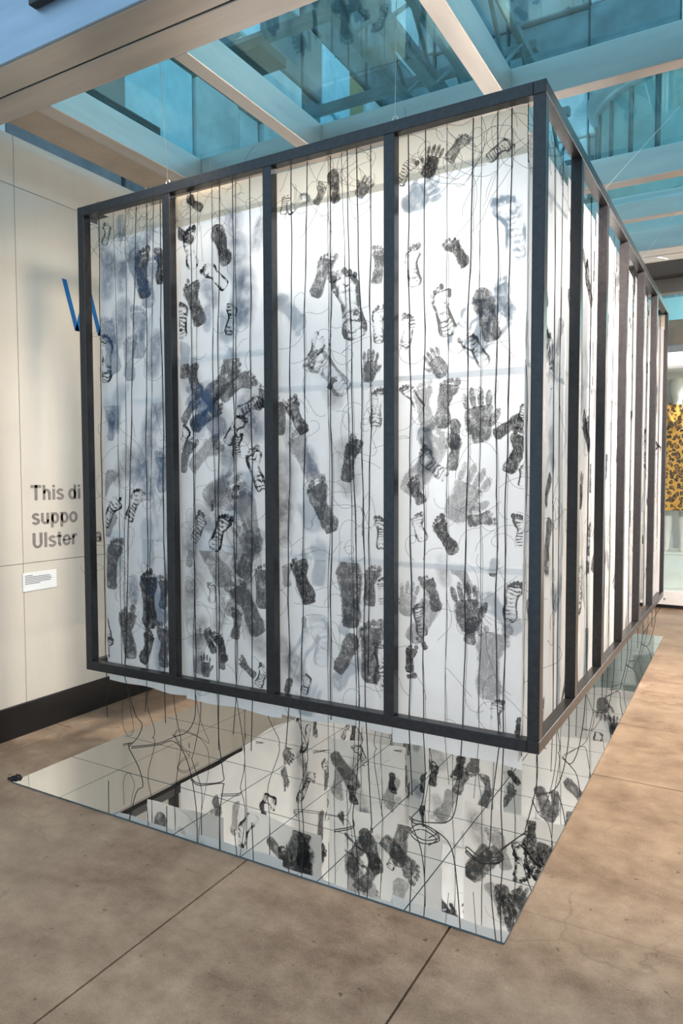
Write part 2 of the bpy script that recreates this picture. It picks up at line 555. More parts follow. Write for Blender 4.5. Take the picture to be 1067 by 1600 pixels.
# tall blue letter W made of four slanted strokes
mb = MB()
wy = [0.313, 0.400, 0.487, 0.574, 0.661]
for k in range(4):
    za, zb_ = (2.633, 2.344) if k % 2 == 0 else (2.344, 2.633)
    y0, y1 = wy[k], wy[k + 1]
    i0 = len(mb.v)
    for xx in (WX + 0.0006, WX + 0.0022):
        mb.v += [(xx, y0 - 0.016, za), (xx, y0 + 0.016, za), (xx, y1 + 0.016, zb_), (xx, y1 - 0.016, zb_)]
    mb.f += [tuple(i0 + j for j in q) for q in ((0, 1, 2, 3), (4, 7, 6, 5), (0, 4, 5, 1), (1, 5, 6, 2), (2, 6, 7, 3), (3, 7, 4, 0))]
o = mb.build('letter_w', 'blue', wall)
o['label'] = 'blue letter W'
# caption card
cap = tag(empty('caption_card'), 'small white caption card on the cream wall under the grey lettering', 'label')
MB().bevbox((WX + 0.0003, -0.013, 0.815), (WX + 0.0045, 0.212, 0.920), 0.001).build('card', 'white', cap)
for k in range(6):
    yw = (0.05, 0.165, 0.175, 0.178, 0.172, 0.10)[k]
    MB().box((WX + 0.0046, 0.0, 0.902 - k * 0.0092), (WX + 0.0050, yw, 0.9055 - k * 0.0092)).build('text_line', 'label_ink', cap)

# other walls (mostly out of the picture)
tag(MB().box((4.2, -4.2, 0), (4.4, 8.2, 3.9)).build('wall_right', 'wall'), 'plain cream wall on the open side of the gallery', 'wall', kind='structure')
tag(MB().box((-3.2, 8.2, 0), (4.4, 8.4, 3.9)).build('wall_back', 'white'), 'plain white end wall behind the display case', 'wall', kind='structure')

# ------------------------------------------------------------------ setting: glass roof
ceil = tag(empty('ceiling'), 'glass roof carried by brushed steel beams', 'ceiling', kind='structure')
GZ = 3.47
XL, XR = -2.89, 4.2


def beam_x(y0, y1, z0, z1, name='cross_beam', mat='steel', x0=XL, x1=XR):
    return MB().bevbox((x0, y0, z0), (x1, y1, z1), 0.003).build(name, mat, ceil)


# wide main beam with a shadow groove along its soffit
beam_x(-0.31, -0.15, 3.30, 3.98, 'main_beam')
beam_x(-0.48, -0.32, 3.30, 3.98, 'main_beam')
beam_x(-0.322, -0.308, 3.315, 3.97, 'soffit_groove', 'dark')
beam_x(-0.492, -0.4805, 3.302, 3.98, 'sky_reflection_plate', 'sky_reflection')  # thin added plate carrying the painted blue reflection
MB().bevbox((-2.05, -0.53, 3.46), (-1.45, -0.493, 3.53), 0.003).build('dark_reflection_bar', 'dark', ceil)  # dark bar added to stand in for a dark reflection on the beam
beam_x(0.975, 1.055, 3.30, GZ)
beam_x(2.235, 2.335, 3.30, GZ)
beam_x(3.10, 3.18, 3.345, GZ)
beam_x(3.79, 3.965, 3.30, GZ + 0.3, 'main_beam')
beam_x(3.978, 4.16, 3.30, GZ + 0.3, 'main_beam')
beam_x(3.96, 3.983, 3.315, GZ + 0.25, 'soffit_groove', 'dark')
beam_x(5.34, 5.44, 3.30, GZ)
ybands = [(-0.15, 0.975), (1.055, 2.235), (2.335, 3.10), (3.18, 3.79), (4.16, 5.34), (5.44, 8.2)]
xb = [(-2.50, -2.40), (-1.59, -1.51), (-0.505, -0.415), (0.66, 0.75), (1.76, 1.85), (2.86, 2.95)]
for (y0, y1) in ybands[:4]:
    for (x0, x1) in (xb if y0 < 0 else xb[:3] if y0 < 2 else xb[:2]):
        MB().bevbox((x0, y0, 3.30), (x1, y1, GZ - 0.002), 0.003).build('rafter', 'steel_y', ceil)
edges = [XL + 0.06] + [0.5 * (a + b) for a, b in xb] + [XR]
for (y0, y1) in ybands:
    for x0, x1 in zip(edges, edges[1:]):
        MB().box((x0 + 0.004, y0 - 0.03, GZ), (x1 - 0.004, y1 + 0.03, GZ + 0.016)).build('glass_pane', 'glass', ceil)
# steel gutter plate between the wall head and the first rafter
MB().bevbox((-2.79, -0.148, 3.335), (-2.502, 3.788, 3.35), 0.002).build('gutter_plate', 'tan', ceil)
MB().bevbox((-1.71, 0.38, 3.60), (-1.50, 0.61, 3.65), 0.004).build('roof_box', 'dark', ceil)
MB().bevbox((-2.76, 0.26, 3.60), (-2.60, 0.83, 3.65), 0.004).build('roof_box', 'dark', ceil)
MB().bevbox((XL, 4.17, 3.44), (XR, 5.33, 3.465), 0.002).build('dark_soffit', 'dark', ceil)

# ------------------------------------------------------------------ the building above the roof glass
up = tag(empty('upper_facade'), 'dim stone and glass facade of the upper storeys seen through the roof', 'building', kind='structure')
R1 = random.Random(5)
for i in range(9):
    for k in range(6):
        x0 = -9.5 + i * 1.5
        z0 = 4.2 + k * 1.15
        mat = R1.choice(['stone', 'stone_dark', 'stone_dark', 'stone_dark', 'stone'])
        dz = R1.uniform(0, 0.12)
        MB().bevbox((x0 + 0.02, 11.2 - dz, z0 + 0.02), (x0 + 1.48, 11.6, z0 + 1.13), 0.02).build('facade_panel', mat, up)
YF = [-0.4, 0.9, 2.1, 3.05, 3.75, 4.15, 5.0, 5.45, 5.80, 6.22, 6.7, 7.5, 8.6]
ZF = [3.7, 4.6, 5.5, 6.25, 7.05, 8.0, 9.2]
for i, (y0, y1) in enumerate(zip(YF, YF[1:])):
    for k, (z0, z1) in enumerate(zip(ZF, ZF[1:])):
        lit = (i in (7, 8) and k in (2, 3)) or (i == 4 and k == 3) or (i, k) in ((1, 2), (2, 1))
        mat = 'sky_glass' if lit else 'gold' if (i == 9 and k in (2, 3)) else R1.choice(['stone_dark', 'stone_dark', 'stone', 'truss'])
        MB().bevbox((-4.5, y0 + 0.015, z0 + 0.015), (-4.2 + R1.uniform(-0.06, 0.02), y1 - 0.015, z1 - 0.015), 0.02).build('facade_panel', mat, up)
tr = tag(empty('roof_truss'), 'dark latticed roof trusses high above the glass', 'truss', kind='structure')
for k, x in enumerate((-2.36, -2.06, -1.72, -1.38)):
    for z in (5.2, 5.75):
        MB().bevbox((x - 0.035, -0.6, z - 0.04), (x + 0.035, 8.8, z + 0.04), 0.006).build('chord', 'truss', tr)
    for j in range(8):
        y = -0.4 + j * 1.1
        MB().tube([(x, y, 5.24), (x, y + 0.55, 5.71), (x, y + 1.1, 5.24)], 0.022, 6).build('lattice_brace', 'truss', tr)
for j in range(6):
    y = 0.4 + j * 1.5
    MB().bevbox((-4.2, y - 0.05, 5.80), (-1.3, y + 0.05, 5.9), 0.01).build('purlin', 'stone_dark', tr)
dr = tag(empty('domed_drum'), 'round patina green drum with beaded cornice seen through the roof glass', 'building')
DX, DY, DR = -0.05, 8.4, 1.27
Z1 = 6.42
MB().lathe([(DR - 0.02, 5.0), (DR, 5.05), (DR, Z1)], DX, DY, 64).build('drum_wall', 'copper', dr, True)
MB().lathe([(DR, Z1 - 0.02), (DR + 0.06, Z1 + 0.01), (DR + 0.06, Z1 + 0.06), (DR + 0.02, Z1 + 0.08), (DR + 0.10, Z1 + 0.13), (DR + 0.14, Z1 + 0.19), (DR + 0.14, Z1 + 0.24), (DR + 0.02, Z1 + 0.27), (DR - 0.05, Z1 + 0.28)], DX, DY, 64).build('cornice', 'stone', dr, True)
MB().lathe([(DR + 0.012, 5.28), (DR + 0.045, 5.30), (DR + 0.045, 5.36), (DR + 0.012, 5.38)], DX, DY, 64).build('base_moulding', 'stone', dr, True)
MB().lathe([(DR - 0.05, Z1 + 0.27), (DR * 0.8, Z1 + 0.5), (DR * 0.45, Z1 + 0.75), (0.01, Z1 + 0.85)], DX, DY, 48).build('dome', 'copper', dr, True)
for k in range(32):
    a = 2 * math.pi * k / 32
    MB().ball((DX + (DR + 0.07) * math.cos(a), DY + (DR + 0.07) * math.sin(a), Z1 + 0.31), 0.075, 8).build('bead', 'stone', dr, True)
for k in range(22):
    a = 2 * math.pi * (k + 0.5) / 22
    c, s_ = math.cos(a), math.sin(a)
    MB().tube([(DX + DR * c, DY + DR * s_, 5.36), (DX + DR * c, DY + DR * s_, Z1)], 0.035, 6).build('pilaster', 'truss', dr, True)

# ------------------------------------------------------------------ mirror floor
mir = tag(empty('mirror_floor'), 'square mirror tiles laid in a rectangle under the hanging frame', 'mirror')
MX0, MY0, TS = -2.385, -0.466, 0.3432
R2 = random.Random(3)
for i in range(7):
    for j in range(14):
        mb = MB()
        x0, y0 = MX0 + i * TS, MY0 + j * (TS * 1.017)
        x1, y1 = x0 + TS - 0.0022, y0 + TS * 1.017 - 0.0022
        tx, ty = R2.gauss(0, 0.0011), R2.gauss(0, 0.0011)
        h = 0.0065
        k = 0
        cxm, cym = (x0 + x1) / 2, (y0 + y1) / 2
        mb.v = [(x0, y0, 0.0012), (x1, y0, 0.0012), (x1, y1, 0.0012), (x0, y1, 0.0012)]
        for (x, y) in ((x0 + .001, y0 + .001), (x1 - .001, y0 + .001), (x1 - .001, y1 - .001), (x0 + .001, y1 - .001)):
            mb.v.append((x, y, h + (x - cxm) * tx + (y - cym) * ty))
        mb.f = [(0, 3, 2, 1), (0, 1, 5, 4), (1, 2, 6, 5), (2, 3, 7, 6), (3, 0, 4, 7), (4, 5, 6, 7)]
        o = mb.build('mirror_tile', 'mirror_edge', mir)
        o.data.materials.append(M['mirror'])
        o.data.polygons[5].material_index = 1
MTOP = 0.008

# ------------------------------------------------------------------ hanging frame
SK = 0.0113
ZB, ZT, BW, BD = 0.4374, 2.8524, 0.0466, 0.045
FW = 2.4
YS = [0.0, 0.5912, 1.195, 1.8321, 2.5218, 3.2298, 3.9534]
FD = YS[-1] + BW
fr = tag(empty('box_cage'), 'black timber box frame hanging on wires above the mirror tiles', 'frame')


def skewbox(x0, x1, y0, y1, z0, z1):
    mb = MB().bevbox((x0, y0, z0), (x1, y1, z1), 0.0018)
    mb.v = [(x + SK * y, y, z) for x, y, z in mb.v]
    return mb


e = 0.0006
skewbox(-FW + BD + e, -BD - e, 0, BD, ZT - BW, ZT).build('top_rail', 'frame', fr)
skewbox(-FW + BD + e, -BD - e, FD - BD, FD, ZT - BW, ZT).build('top_rail', 'frame', fr)
skewbox(-FW + BD + e, -BD - e, 0, BD, ZB, ZB + BW).build('bottom_rail', 'frame', fr)
skewbox(-FW + BD + e, -BD - e, FD - BD, FD, ZB, ZB + BW).build('bottom_rail', 'frame', fr)
for x0 in (-FW, -BD):
    skewbox(x0, x0 + BD, 0, FD, ZT - BW, ZT).build('top_rail', 'frame', fr)
    skewbox(x0, x0 + BD, 0, FD, ZB, ZB + BW).build('bottom_rail', 'frame', fr)
    for y0 in YS:
        skewbox(x0, x0 + BD, y0, y0 + BW, ZB + BW + e, ZT - BW - e).build('post', 'frame', fr)
for k in (1, 2, 3):
    x0 = -FW + k * (FW - BW) / 4
    for y0 in (0.0, FD - BD):
        skewbox(x0, x0 + BW, y0, y0 + BD, ZB + BW + e, ZT - BW - e).build('post', 'frame', fr)
for (x, y) in ((-1.79, 0.02), (-0.594, 0.02), (0.0, 1.17), (0.008, 2.5)):
    mb = MB()
    ring = [(x + 0.011 * math.cos(a), y, ZT + 0.013 + 0.011 * math.sin(a)) for a in [2 * math.pi * k / 12 for k in range(13)]]
    mb.tube(ring, 0.0022, 6)
    mb.build('eye_bolt', 'wire', fr)


def cable(pts, label, r=0.0013):
    tag(MB().tube(pts, r, 6).build('suspension_wire', 'wire'), label, 'wire', 'wires holding the frame')


cable([(-1.79, 0.02, ZT + 0.02), (-1.66, -0.16, 3.302)], 'thin steel wire from front rail up to the wide steel beam edge')
cable([(-0.594, 0.02, ZT + 0.02), (-0.586, 0.02, 3.467)], 'thin vertical wire above the middle of the widest front bays')
cable([(0.0, 1.17, ZT + 0.02), (0.283, 1.775, 3.467)], 'pale slanting wire crossing in front of the green drum')
cable([(0.008, 2.5, ZT + 0.02), (0.158, 3.11, 3.343)], 'short slanting wire near the far end of the side rail')
# loose tail of the last knot
tag(MB().tube(catmull([(0.012, 2.5, ZT + 0.004), (0.05, 2.53, ZT + 0.03), (0.11, 2.55, ZT + 0.035), (0.16, 2.56, ZT + 0.02)]), 0.002, 5).build('wire_tail', 'wire'),
    'curled loose wire tail at the knot on the side rail', 'wire')
for (x, y, wh) in ((-1.396, 0.955, 'third'), (-0.512, 0.955, 'last')):
    mb = MB()
    mb.tube([(x, y + 0.022, 3.315), (x, y - 0.02, 3.315)], 0.010, 8)
    tag(mb.build('beam_clamp', 'wire'), 'small steel clamp on the beam above the ' + wh + ' front bay', 'clamp', 'clamps on the beam')

# ------------------------------------------------------------------ paper strips and prints
class Surf:
    """a hanging paper strip: u along d (0..w), z height, n outward normal"""

    def __init__(s, O, d, n, w, zt, zh, seed, amp=1.0):
        s.O, s.d, s.n = Vector((*O, 0)), Vector((*d, 0)).normalized(), Vector((*n, 0)).normalized()
        s.w, s.zt, s.zh, s.amp = w, zt, zh, amp
        r = random.Random(seed)
        s.ph = [r.uniform(0, 6.28) for _ in range(8)]
        s.hem = [r.uniform(-0.012, 0.012) for _ in range(4)]

    def wob(s, u, z):
        t = (s.zt - z) / max(0.1, s.zt - s.zh)
        a = (0.0015 + 0.0045 * t) * s.amp
        p = s.ph
        q = a * (math.sin(6.0 * u + p[0] + 0.7 * z) + 0.6 * math.sin(13 * u + p[1] - 0.9 * z) + 0.5 * math.sin(3.1 * z + p[2] + 2 * u) + 0.25 * math.sin(9 * z + p[3] + 5 * u))
        if t > 0.9:
            q -= (t - 0.9) ** 2 * 0.9 * (1 + math.sin(4 * u + p[4]))
        return q

    def at(s, u, z, off=0.0):
        v = s.O + s.d * u + s.n * (off + s.wob(u, z))
        return (v.x, v.y, z)


SOLE = [(-0.5, -0.07, 0.07), (-0.485, -0.125, 0.125), (-0.44, -0.165, 0.16), (-0.36, -0.185, 0.175), (-0.24, -0.18, 0.155), (-0.10, -0.175, 0.12), (0.03, -0.185, 0.11),
        (0.14, -0.21, 0.16), (0.22, -0.22, 0.215), (0.29, -0.20, 0.23), (0.335, -0.15, 0.215), (0.365, -0.07, 0.16)]
TOES = [(0.165, 0.42, 0.078, 0.088), (0.05, 0.435, 0.048, 0.066), (-0.03, 0.415, 0.043, 0.060), (-0.10, 0.378, 0.040, 0.052), (-0.165, 0.325, 0.037, 0.046)]
SHOE = [(-0.5, -0.06, 0.06), (-0.48, -0.12, 0.12), (-0.42, -0.165, 0.165), (-0.30, -0.175, 0.175), (-0.15, -0.17, 0.165), (0.0, -0.18, 0.17), (0.15, -0.215, 0.20), (0.28, -0.22, 0.205),
        (0.38, -0.19, 0.18), (0.45, -0.14, 0.13), (0.485, -0.08, 0.075), (0.5, -0.03, 0.03)]
PALM = [(-0.5, -0.12, 0.12), (-0.42, -0.19, 0.18), (-0.28, -0.225, 0.21), (-0.12, -0.235, 0.225), (0.02, -0.215, 0.225), (0.07, -0.18, 0.20)]


def print_mesh(mb, put, kind, rnd, flip, lw=1.0):
    """put(lx, ly) -> world point.  Adds sole grid, toes or fingers with the pl attribute."""
    def grid(rows, cols=6):
        k = len(mb.v)
        n = len(rows)
        jit = [rnd.uniform(-0.022, 0.022) for _ in rows]
        for i, (y, a, b) in enumerate(rows):
            for c in range(cols + 1):
                t = c / cols
                lx = (a + jit[i]) * (1 - t) + (b + jit[-1 - i]) * t
                lx *= flip * lw
                ee = max(abs(2 * t - 1), abs(2 * i / (n - 1) - 1) ** 3)
                mb.v.append(put(lx, y))
                mb.pl.append((lx, y, ee))
        for i in range(n - 1):
            for c in range(cols):
                q = k + i * (cols + 1) + c
                mb.f.append((q, q + 1, q + cols + 2, q + cols + 1))

    def disc(cx, cy, rx, ry, ang=0.0, m=10):
        k = len(mb.v)
        mb.v.append(put(cx * flip * lw, cy))
        mb.pl.append((cx, cy, 0.74))
        ca, sa = math.cos(ang), math.sin(ang)
        for j in range(m):
            w = 2 * math.pi * j / m
            a, b = rx * math.cos(w), ry * math.sin(w)
            px, py = cx + a * ca - b * sa, cy + a * sa + b * ca
            mb.v.append(put(px * flip * lw, py))
            mb.pl.append((px, py, 0.9))
        for j in range(m):
            mb.f.append((k, k + 1 + j, k + 1 + (j + 1) % m))

    if kind == 'S':
        grid(SHOE)
    elif kind == 'W':
        rows = [(y, -1.5 * max(0.05, math.sqrt(max(0, 0.27 - y * y))) * 0.36, 1.5 * max(0.05, math.sqrt(max(0, 0.27 - y * y))) * 0.36) for y in [-0.5 + k / 11 for k in range(12)]]
        grid(rows)
    elif kind == 'H':
        grid(PALM)
        for (bx, an, ln) in ((-0.17, 0.12, 0.24), (-0.06, 0.03, 0.30), (0.055, -0.04, 0.29), (0.165, -0.13, 0.22)):
            disc(bx - math.sin(an) * 0.18, 0.05 + ln * 0.5, 0.058, ln * 0.58, an)
        disc(0.25, -0.14, 0.065, 0.16, -0.6)
    else:
        grid(SOLE)
        for tx, ty, rx, ry in TOES:
            if rnd.random() < 0.93:
                disc(tx, ty + rnd.uniform(-0.01, 0.01), rx, ry)


def make_strip(label, surf, rows, prints_out=(), prints_in=(), seed=0, group='printed paper strips', cream_top=True):
    """rows: list of z seams from top to hem"""
    rnd = random.Random(seed)
    t = tag(empty('paper_strip'), label, 'paper', group)
    sheets = []
    for i, (za, zb_) in enumerate(zip(rows, rows[1:])):
        mb = MB()
        nu, nv = 14, max(3, int((za - zb_) / 0.045))
        off = -0.004 * i
        zlow = zb_ - (0.028 if i < len(rows) - 2 else 0)
        u0 = rnd.uniform(0, 0.008)
        u1 = surf.w - rnd.uniform(0, 0.008)
        tilt = rnd.uniform(-0.006, 0.006)
        last = i == len(rows) - 2
        for a in range(nv + 1):
            for b in range(nu + 1):
                u = u0 + (u1 - u0) * b / nu
                z = za + (zlow - za) * a / nv
                if a == nv:
                    z += tilt * (2 * b / nu - 1) + (0.006 * math.sin(7 * u + surf.ph[5]) + 0.004 * math.sin(19 * u + surf.ph[6]) if last else 0)
                mb.v.append(surf.at(u, z, off))
        for a in range(nv):
            for b in range(nu):
                q = a * (nu + 1) + b
                mb.f.append((q, q + nu + 1, q + nu + 2, q + 1))
        sheets.append((mb.build('paper_sheet', 'cream' if (i == 0 and cream_top) else 'paper', t, True), za, zb_, off))
    for side, plist in ((1, prints_out), (-1, prints_in)):
        for (u, z, L, ang, code) in plist:
            i = len(sheets) - 1
            for k, (_, za, zb_, _) in enumerate(sheets):
                if z > zb_:
                    i = k
                    break
            sh, za, zb_, off = sheets[i]
            o2 = off + side * 0.0016 + (0.0005 * rnd.random() if side > 0 else -0.0005 * rnd.random())
            if side < 0:
                o2 = -0.004 * min(i + 1, len(sheets) - 1) - 0.0016 - 0.0005 * rnd.random()
            ca, sa = math.cos(math.radians(ang)), math.sin(math.radians(ang))
            flip = rnd.choice((-1, 1))
            zlo = rows[-1] + 0.012

            def put(lx, ly, u=u, z=z, L=L, ca=ca, sa=sa, o2=o2):
                uu = u + (lx * ca + ly * sa) * L
                zz = z + (-lx * sa + ly * ca) * L
                uu = min(max(uu, 0.010), surf.w - 0.010)
                zz = min(max(zz, zlo), rows[0] - 0.004)
                return surf.at(uu, zz, o2)
            mb = MB()
            print_mesh(mb, put, code[0], rnd, flip, 1.0 if L > 0.12 else 1.25)
            mb.build('handprint' if code[0] == 'H' else 'footprint', code, sh)
    return t


def rand_prints(w, zt, zh, n, rnd, dark=0.5):
    out = []
    for _ in range(n):
        k = rnd.random()
        if k < 0.16:
            code = 'W' + rnd.choice('bl')
        elif k < 0.44:
            code = 'O' + rnd.choice('ddmm')
        elif k < 0.54:
            code = 'H' + rnd.choice('dm')
        elif k < 0.62:
            code = 'S' + rnd.choice('dm')
        else:
            code = 'F' + rnd.choice('dmmml' if rnd.random() > dark else 'ddm')
        out.append((rnd.uniform(0.06, w - 0.06), rnd.uniform(zh + 0.08, zt - 0.12), rnd.uniform(0.15, 0.26), rnd.choice((0, 0, 180)) + rnd.gauss(0, 28), code))
    return out


PRINTS = [
    (-2.268, 2.718, 0.115, 16, 'Om'), (-2.266, 2.503, 0.275, 9, 'Wb'), (-2.16, 2.489, 0.19, 1, 'Wb'), (-2.013, 2.484, 0.258, -6, 'Fd'),
    (-1.899, 2.503, 0.183, 1, 'Fd'), (-2.293, 2.085, 0.255, 2, 'Od'), (-2.118, 2.07, 0.234, 1, 'Fb'), (-1.943, 2.075, 0.269, 15, 'Wb'),
    (-2.271, 1.734, 0.164, 2, 'Fb'), (-1.965, 1.752, 0.268, 34, 'Wb'), (-2.161, 2.732, 0.157, 1, 'Wb'), (-1.973, 2.668, 0.152, 30, 'Wb'),
    (-1.747, 2.625, 0.147, -59, 'Sd'), (-1.701, 2.558, 0.204, -9, 'Od'), (-1.516, 2.543, 0.209, -21, 'Sd'), (-1.556, 2.404, 0.18, -47, 'Od'),
    (-1.679, 2.303, 0.252, -18, 'Fd'), (-1.464, 2.194, 0.148, 11, 'Od'), (-1.76, 2.222, 0.181, 1, 'Od'), (-1.588, 2.331, 0.179, -34, 'Wb'),
    (-1.603, 2.214, 0.147, 1, 'Wb'), (-1.378, 2.283, 0.3, 7, 'Wb'), (-1.75, 2.029, 0.181, 8, 'Fm'), (-1.686, 1.934, 0.199, -18, 'Fd'),
    (-1.52, 1.92, 0.294, 44, 'Fm'), (-1.433, 1.885, 0.225, 64, 'Fm'), (-1.361, 1.785, 0.17, 68, 'Od'), (-1.611, 1.758, 0.233, 59, 'Fd'),
    (-1.715, 1.783, 0.152, 39, 'Fm'), (-1.447, 1.682, 0.166, 37, 'Od'), (-1.757, 1.653, 0.117, 27, 'Od'), (-1.56, 1.627, 0.08, 1, 'Fm'),
    (-1.446, 2.627, 0.237, 1, 'Wb'), (-1.672, 2.765, 0.128, -50, 'Fd'), (-1.3, 1.82, 0.116, 25, 'Fm'), (-1.304, 2.555, 0.181, 14, 'Wb'),
    (-1.412, 2.45, 0.285, 1, 'Wb'), (-1.084, 2.649, 0.129, 64, 'Od'), (-0.975, 2.668, 0.095, 26, 'Fm'), (-0.903, 2.687, 0.145, -6, 'Sd'),
    (-0.753, 2.661, 0.112, 44, 'Hm'), (-1.152, 2.657, 0.088, 13, 'Om'), (-0.964, 2.326, 0.201, 22, 'Fm'), (-0.835, 2.194, 0.318, -13, 'Om'),
    (-0.698, 2.332, 0.158, 6, 'Fm'), (-1.006, 1.999, 0.17, 30, 'Om'), (-0.735, 1.932, 0.162, 6, 'Hm'), (-0.917, 1.863, 0.063, 35, 'Fm'),
    (-1.097, 1.731, 0.184, -28, 'Fd'), (-0.704, 1.745, 0.174, 6, 'Om'), (-0.692, 2.09, 0.161, 0, 'Om'), (-0.823, 1.595, 0.09, 23, 'Fm'),
    (-1.139, 1.65, 0.141, 0, 'Wl'), (-1.188, 1.734, 0.177, 0, 'Fm'), (-0.568, 2.675, 0.115, 37, 'Om'), (-0.455, 2.702, 0.151, 23, 'Hd'),
    (-0.352, 2.719, 0.118, 42, 'Fm'), (-0.186, 2.672, 0.106, 60, 'Om'), (-0.538, 2.303, 0.169, -6, 'Om'), (-0.355, 2.327, 0.144, -34, 'Fd'),
    (-0.408, 2.111, 0.211, -13, 'Om'), (-0.232, 2.075, 0.215, -16, 'Sm'), (-0.567, 2.045, 0.145, 11, 'Om'), (-0.446, 1.919, 0.154, -31, 'Hm'),
    (-0.278, 1.946, 0.16, -35, 'Om'), (-0.543, 1.78, 0.135, -36, 'Om'), (-0.401, 1.75, 0.205, 11, 'Fm'), (-0.266, 1.713, 0.254, -6, 'Hm'),
    (-0.137, 1.647, 0.147, 62, 'Fd'), (-0.362, 1.625, 0.124, 0, 'Sm'), (-0.087, 1.694, 0.087, 20, 'Om'), (-2.311, 1.422, 0.196, 35, 'Fl'),
    (-2.275, 1.283, 0.201, 37, 'Od'), (-2.113, 1.319, 0.197, 28, 'Od'), (-2.285, 1.217, 0.156, 28, 'Fl'), (-2.274, 1.005, 0.284, 8, 'Fm'),
    (-2.185, 1.514, 0.261, 34, 'Wl'), (-2.02, 0.836, 0.314, -1, 'Fd'), (-1.918, 0.877, 0.173, 5, 'Fm'), (-2.175, 0.646, 0.287, -6, 'Fm'),
    (-2.048, 0.582, 0.201, 20, 'Fd'), (-1.923, 0.608, 0.238, 1, 'Fm'), (-2.331, 0.652, 0.135, -20, 'Om'), (-2.326, 0.55, 0.12, 15, 'Om'),
    (-2.131, 0.871, 0.176, 1, 'Wb'), (-2.057, 1.544, 0.309, 40, 'Wb'), (-1.926, 1.512, 0.214, 15, 'Wb'), (-1.627, 1.569, 0.233, 53, 'Fl'),
    (-1.739, 1.572, 0.192, 27, 'Fm'), (-1.584, 1.314, 0.035, 1, 'Sd'), (-1.541, 1.198, 0.202, 25, 'Od'), (-1.391, 1.185, 0.242, -30, 'Hl'),
    (-1.671, 1.214, 0.163, 26, 'Om'), (-1.733, 1.089, 0.147, 7, 'Fl'), (-1.368, 1.106, 0.269, 24, 'Fm'), (-1.327, 1.498, 0.216, -18, 'Od'),
    (-1.435, 1.606, 0.117, 1, 'Od'), (-1.45, 1.39, 0.07, 13, 'Od'), (-1.303, 0.954, 0.215, 1, 'Fm'), (-1.395, 0.85, 0.299, -31, 'Fm'),
    (-1.458, 0.762, 0.153, 7, 'Fm'), (-1.614, 0.665, 0.132, -25, 'Fd'), (-1.555, 0.641, 0.161, -19, 'Fd'), (-1.642, 0.547, 0.135, 1, 'Hm'),
    (-1.537, 0.571, 0.085, 13, 'Fm'), (-1.398, 0.559, 0.124, -50, 'Fm'), (-1.313, 0.53, 0.118, 23, 'Om'), (-1.738, 0.839, 0.261, 1, 'Wl'),
    (-1.597, 0.902, 0.102, 1, 'Ol'), (-1.675, 1.008, 0.324, 20, 'Wl'), (-1.506, 1.018, 0.321, 25, 'Wl'), (-1.348, 0.715, 0.248, -37, 'Wl'),
    (-1.547, 0.794, 0.198, 24, 'Wl'), (-0.83, 1.529, 0.191, 12, 'Fd'), (-0.969, 1.337, 0.257, -23, 'Fm'), (-0.792, 1.272, 0.135, 0, 'Ol'),
    (-0.686, 1.225, 0.144, 0, 'Om'), (-1.074, 1.005, 0.235, -18, 'Fd'), (-0.838, 0.958, 0.308, -2, 'Sm'), (-0.735, 0.999, 0.181, 6, 'Fm'),
    (-0.679, 0.981, 0.122, 0, 'Om'), (-0.858, 0.691, 0.2, 27, 'Sm'), (-0.736, 0.717, 0.283, 0, 'Fm'), (-0.686, 0.667, 0.194, 5, 'Om'),
    (-1.062, 0.529, 0.099, 12, 'Om'), (-1.155, 0.509, 0.079, 22, 'Sm'), (-1.068, 0.809, 0.054, 0, 'Sl'), (-1.029, 1.526, 0.163, -11, 'Wb'),
    (-1.177, 1.409, 0.356, 0, 'Wl'), (-1.171, 1.255, 0.239, 0, 'Wl'), (-1.158, 1.016, 0.108, 0, 'Fl'), (-0.525, 1.402, 0.119, -27, 'Fm'),
    (-0.457, 1.509, 0.165, -47, 'Om'), (-0.367, 1.559, 0.155, 5, 'Fm'), (-0.512, 1.253, 0.118, -16, 'Om'), (-0.399, 1.225, 0.168, -32, 'Fd'),
    (-0.248, 1.292, 0.116, 79, 'Fm'), (-0.098, 1.256, 0.129, -6, 'Om'), (-0.116, 1.553, 0.176, 20, 'Fd'), (-0.085, 1.464, 0.089, 10, 'Om'),
    (-0.409, 1.087, 0.157, -11, 'Wl'), (-0.46, 0.988, 0.158, -22, 'Fm'), (-0.326, 1.061, 0.144, -32, 'Fl'), (-0.309, 0.958, 0.247, -11, 'Hm'),
    (-0.199, 1.11, 0.077, 10, 'Sm'), (-0.126, 0.983, 0.164, 9, 'Om'), (-0.565, 0.968, 0.178, 11, 'Hl'), (-0.511, 0.875, 0.139, -11, 'Om'),
    (-0.5, 0.779, 0.063, -34, 'Fm'), (-0.552, 0.707, 0.122, 5, 'Fd'), (-0.546, 0.636, 0.049, 73, 'Sm'), (-0.184, 0.536, 0.126, 5, 'Om'),
    (-0.091, 0.506, 0.08, 14, 'Fd'), (-0.287, 0.855, 0.117, 10, 'Fm'),
]
THREADS = [
    [(-2.296, -2.315), (-2.188, -2.186), (-2.102, -2.167), (-2.027, -2.172), (-1.958, -2.016), (-1.915, -1.998), (-1.867, -1.888)],
    [(-1.675, -1.69), (-1.632, -1.694), (-1.547, -1.557), (-1.501, -1.546), (-1.423, -1.441), (-1.409, -1.433), (-1.329, -1.336)],
    [(-1.104, -1.136), (-1.022, -1.074), (-0.917, -0.927), (-0.908, -0.914), (-0.852, -0.793), (-0.825, -0.78), (-0.782, -0.737), (-0.717, -0.725)],
    [(-0.549, -0.536), (-0.476, -0.485), (-0.388, -0.377), (-0.283, -0.318), (-0.251, -0.248), (-0.189, -0.174), (-0.136, -0.146), (-0.075, -0.072)],
]


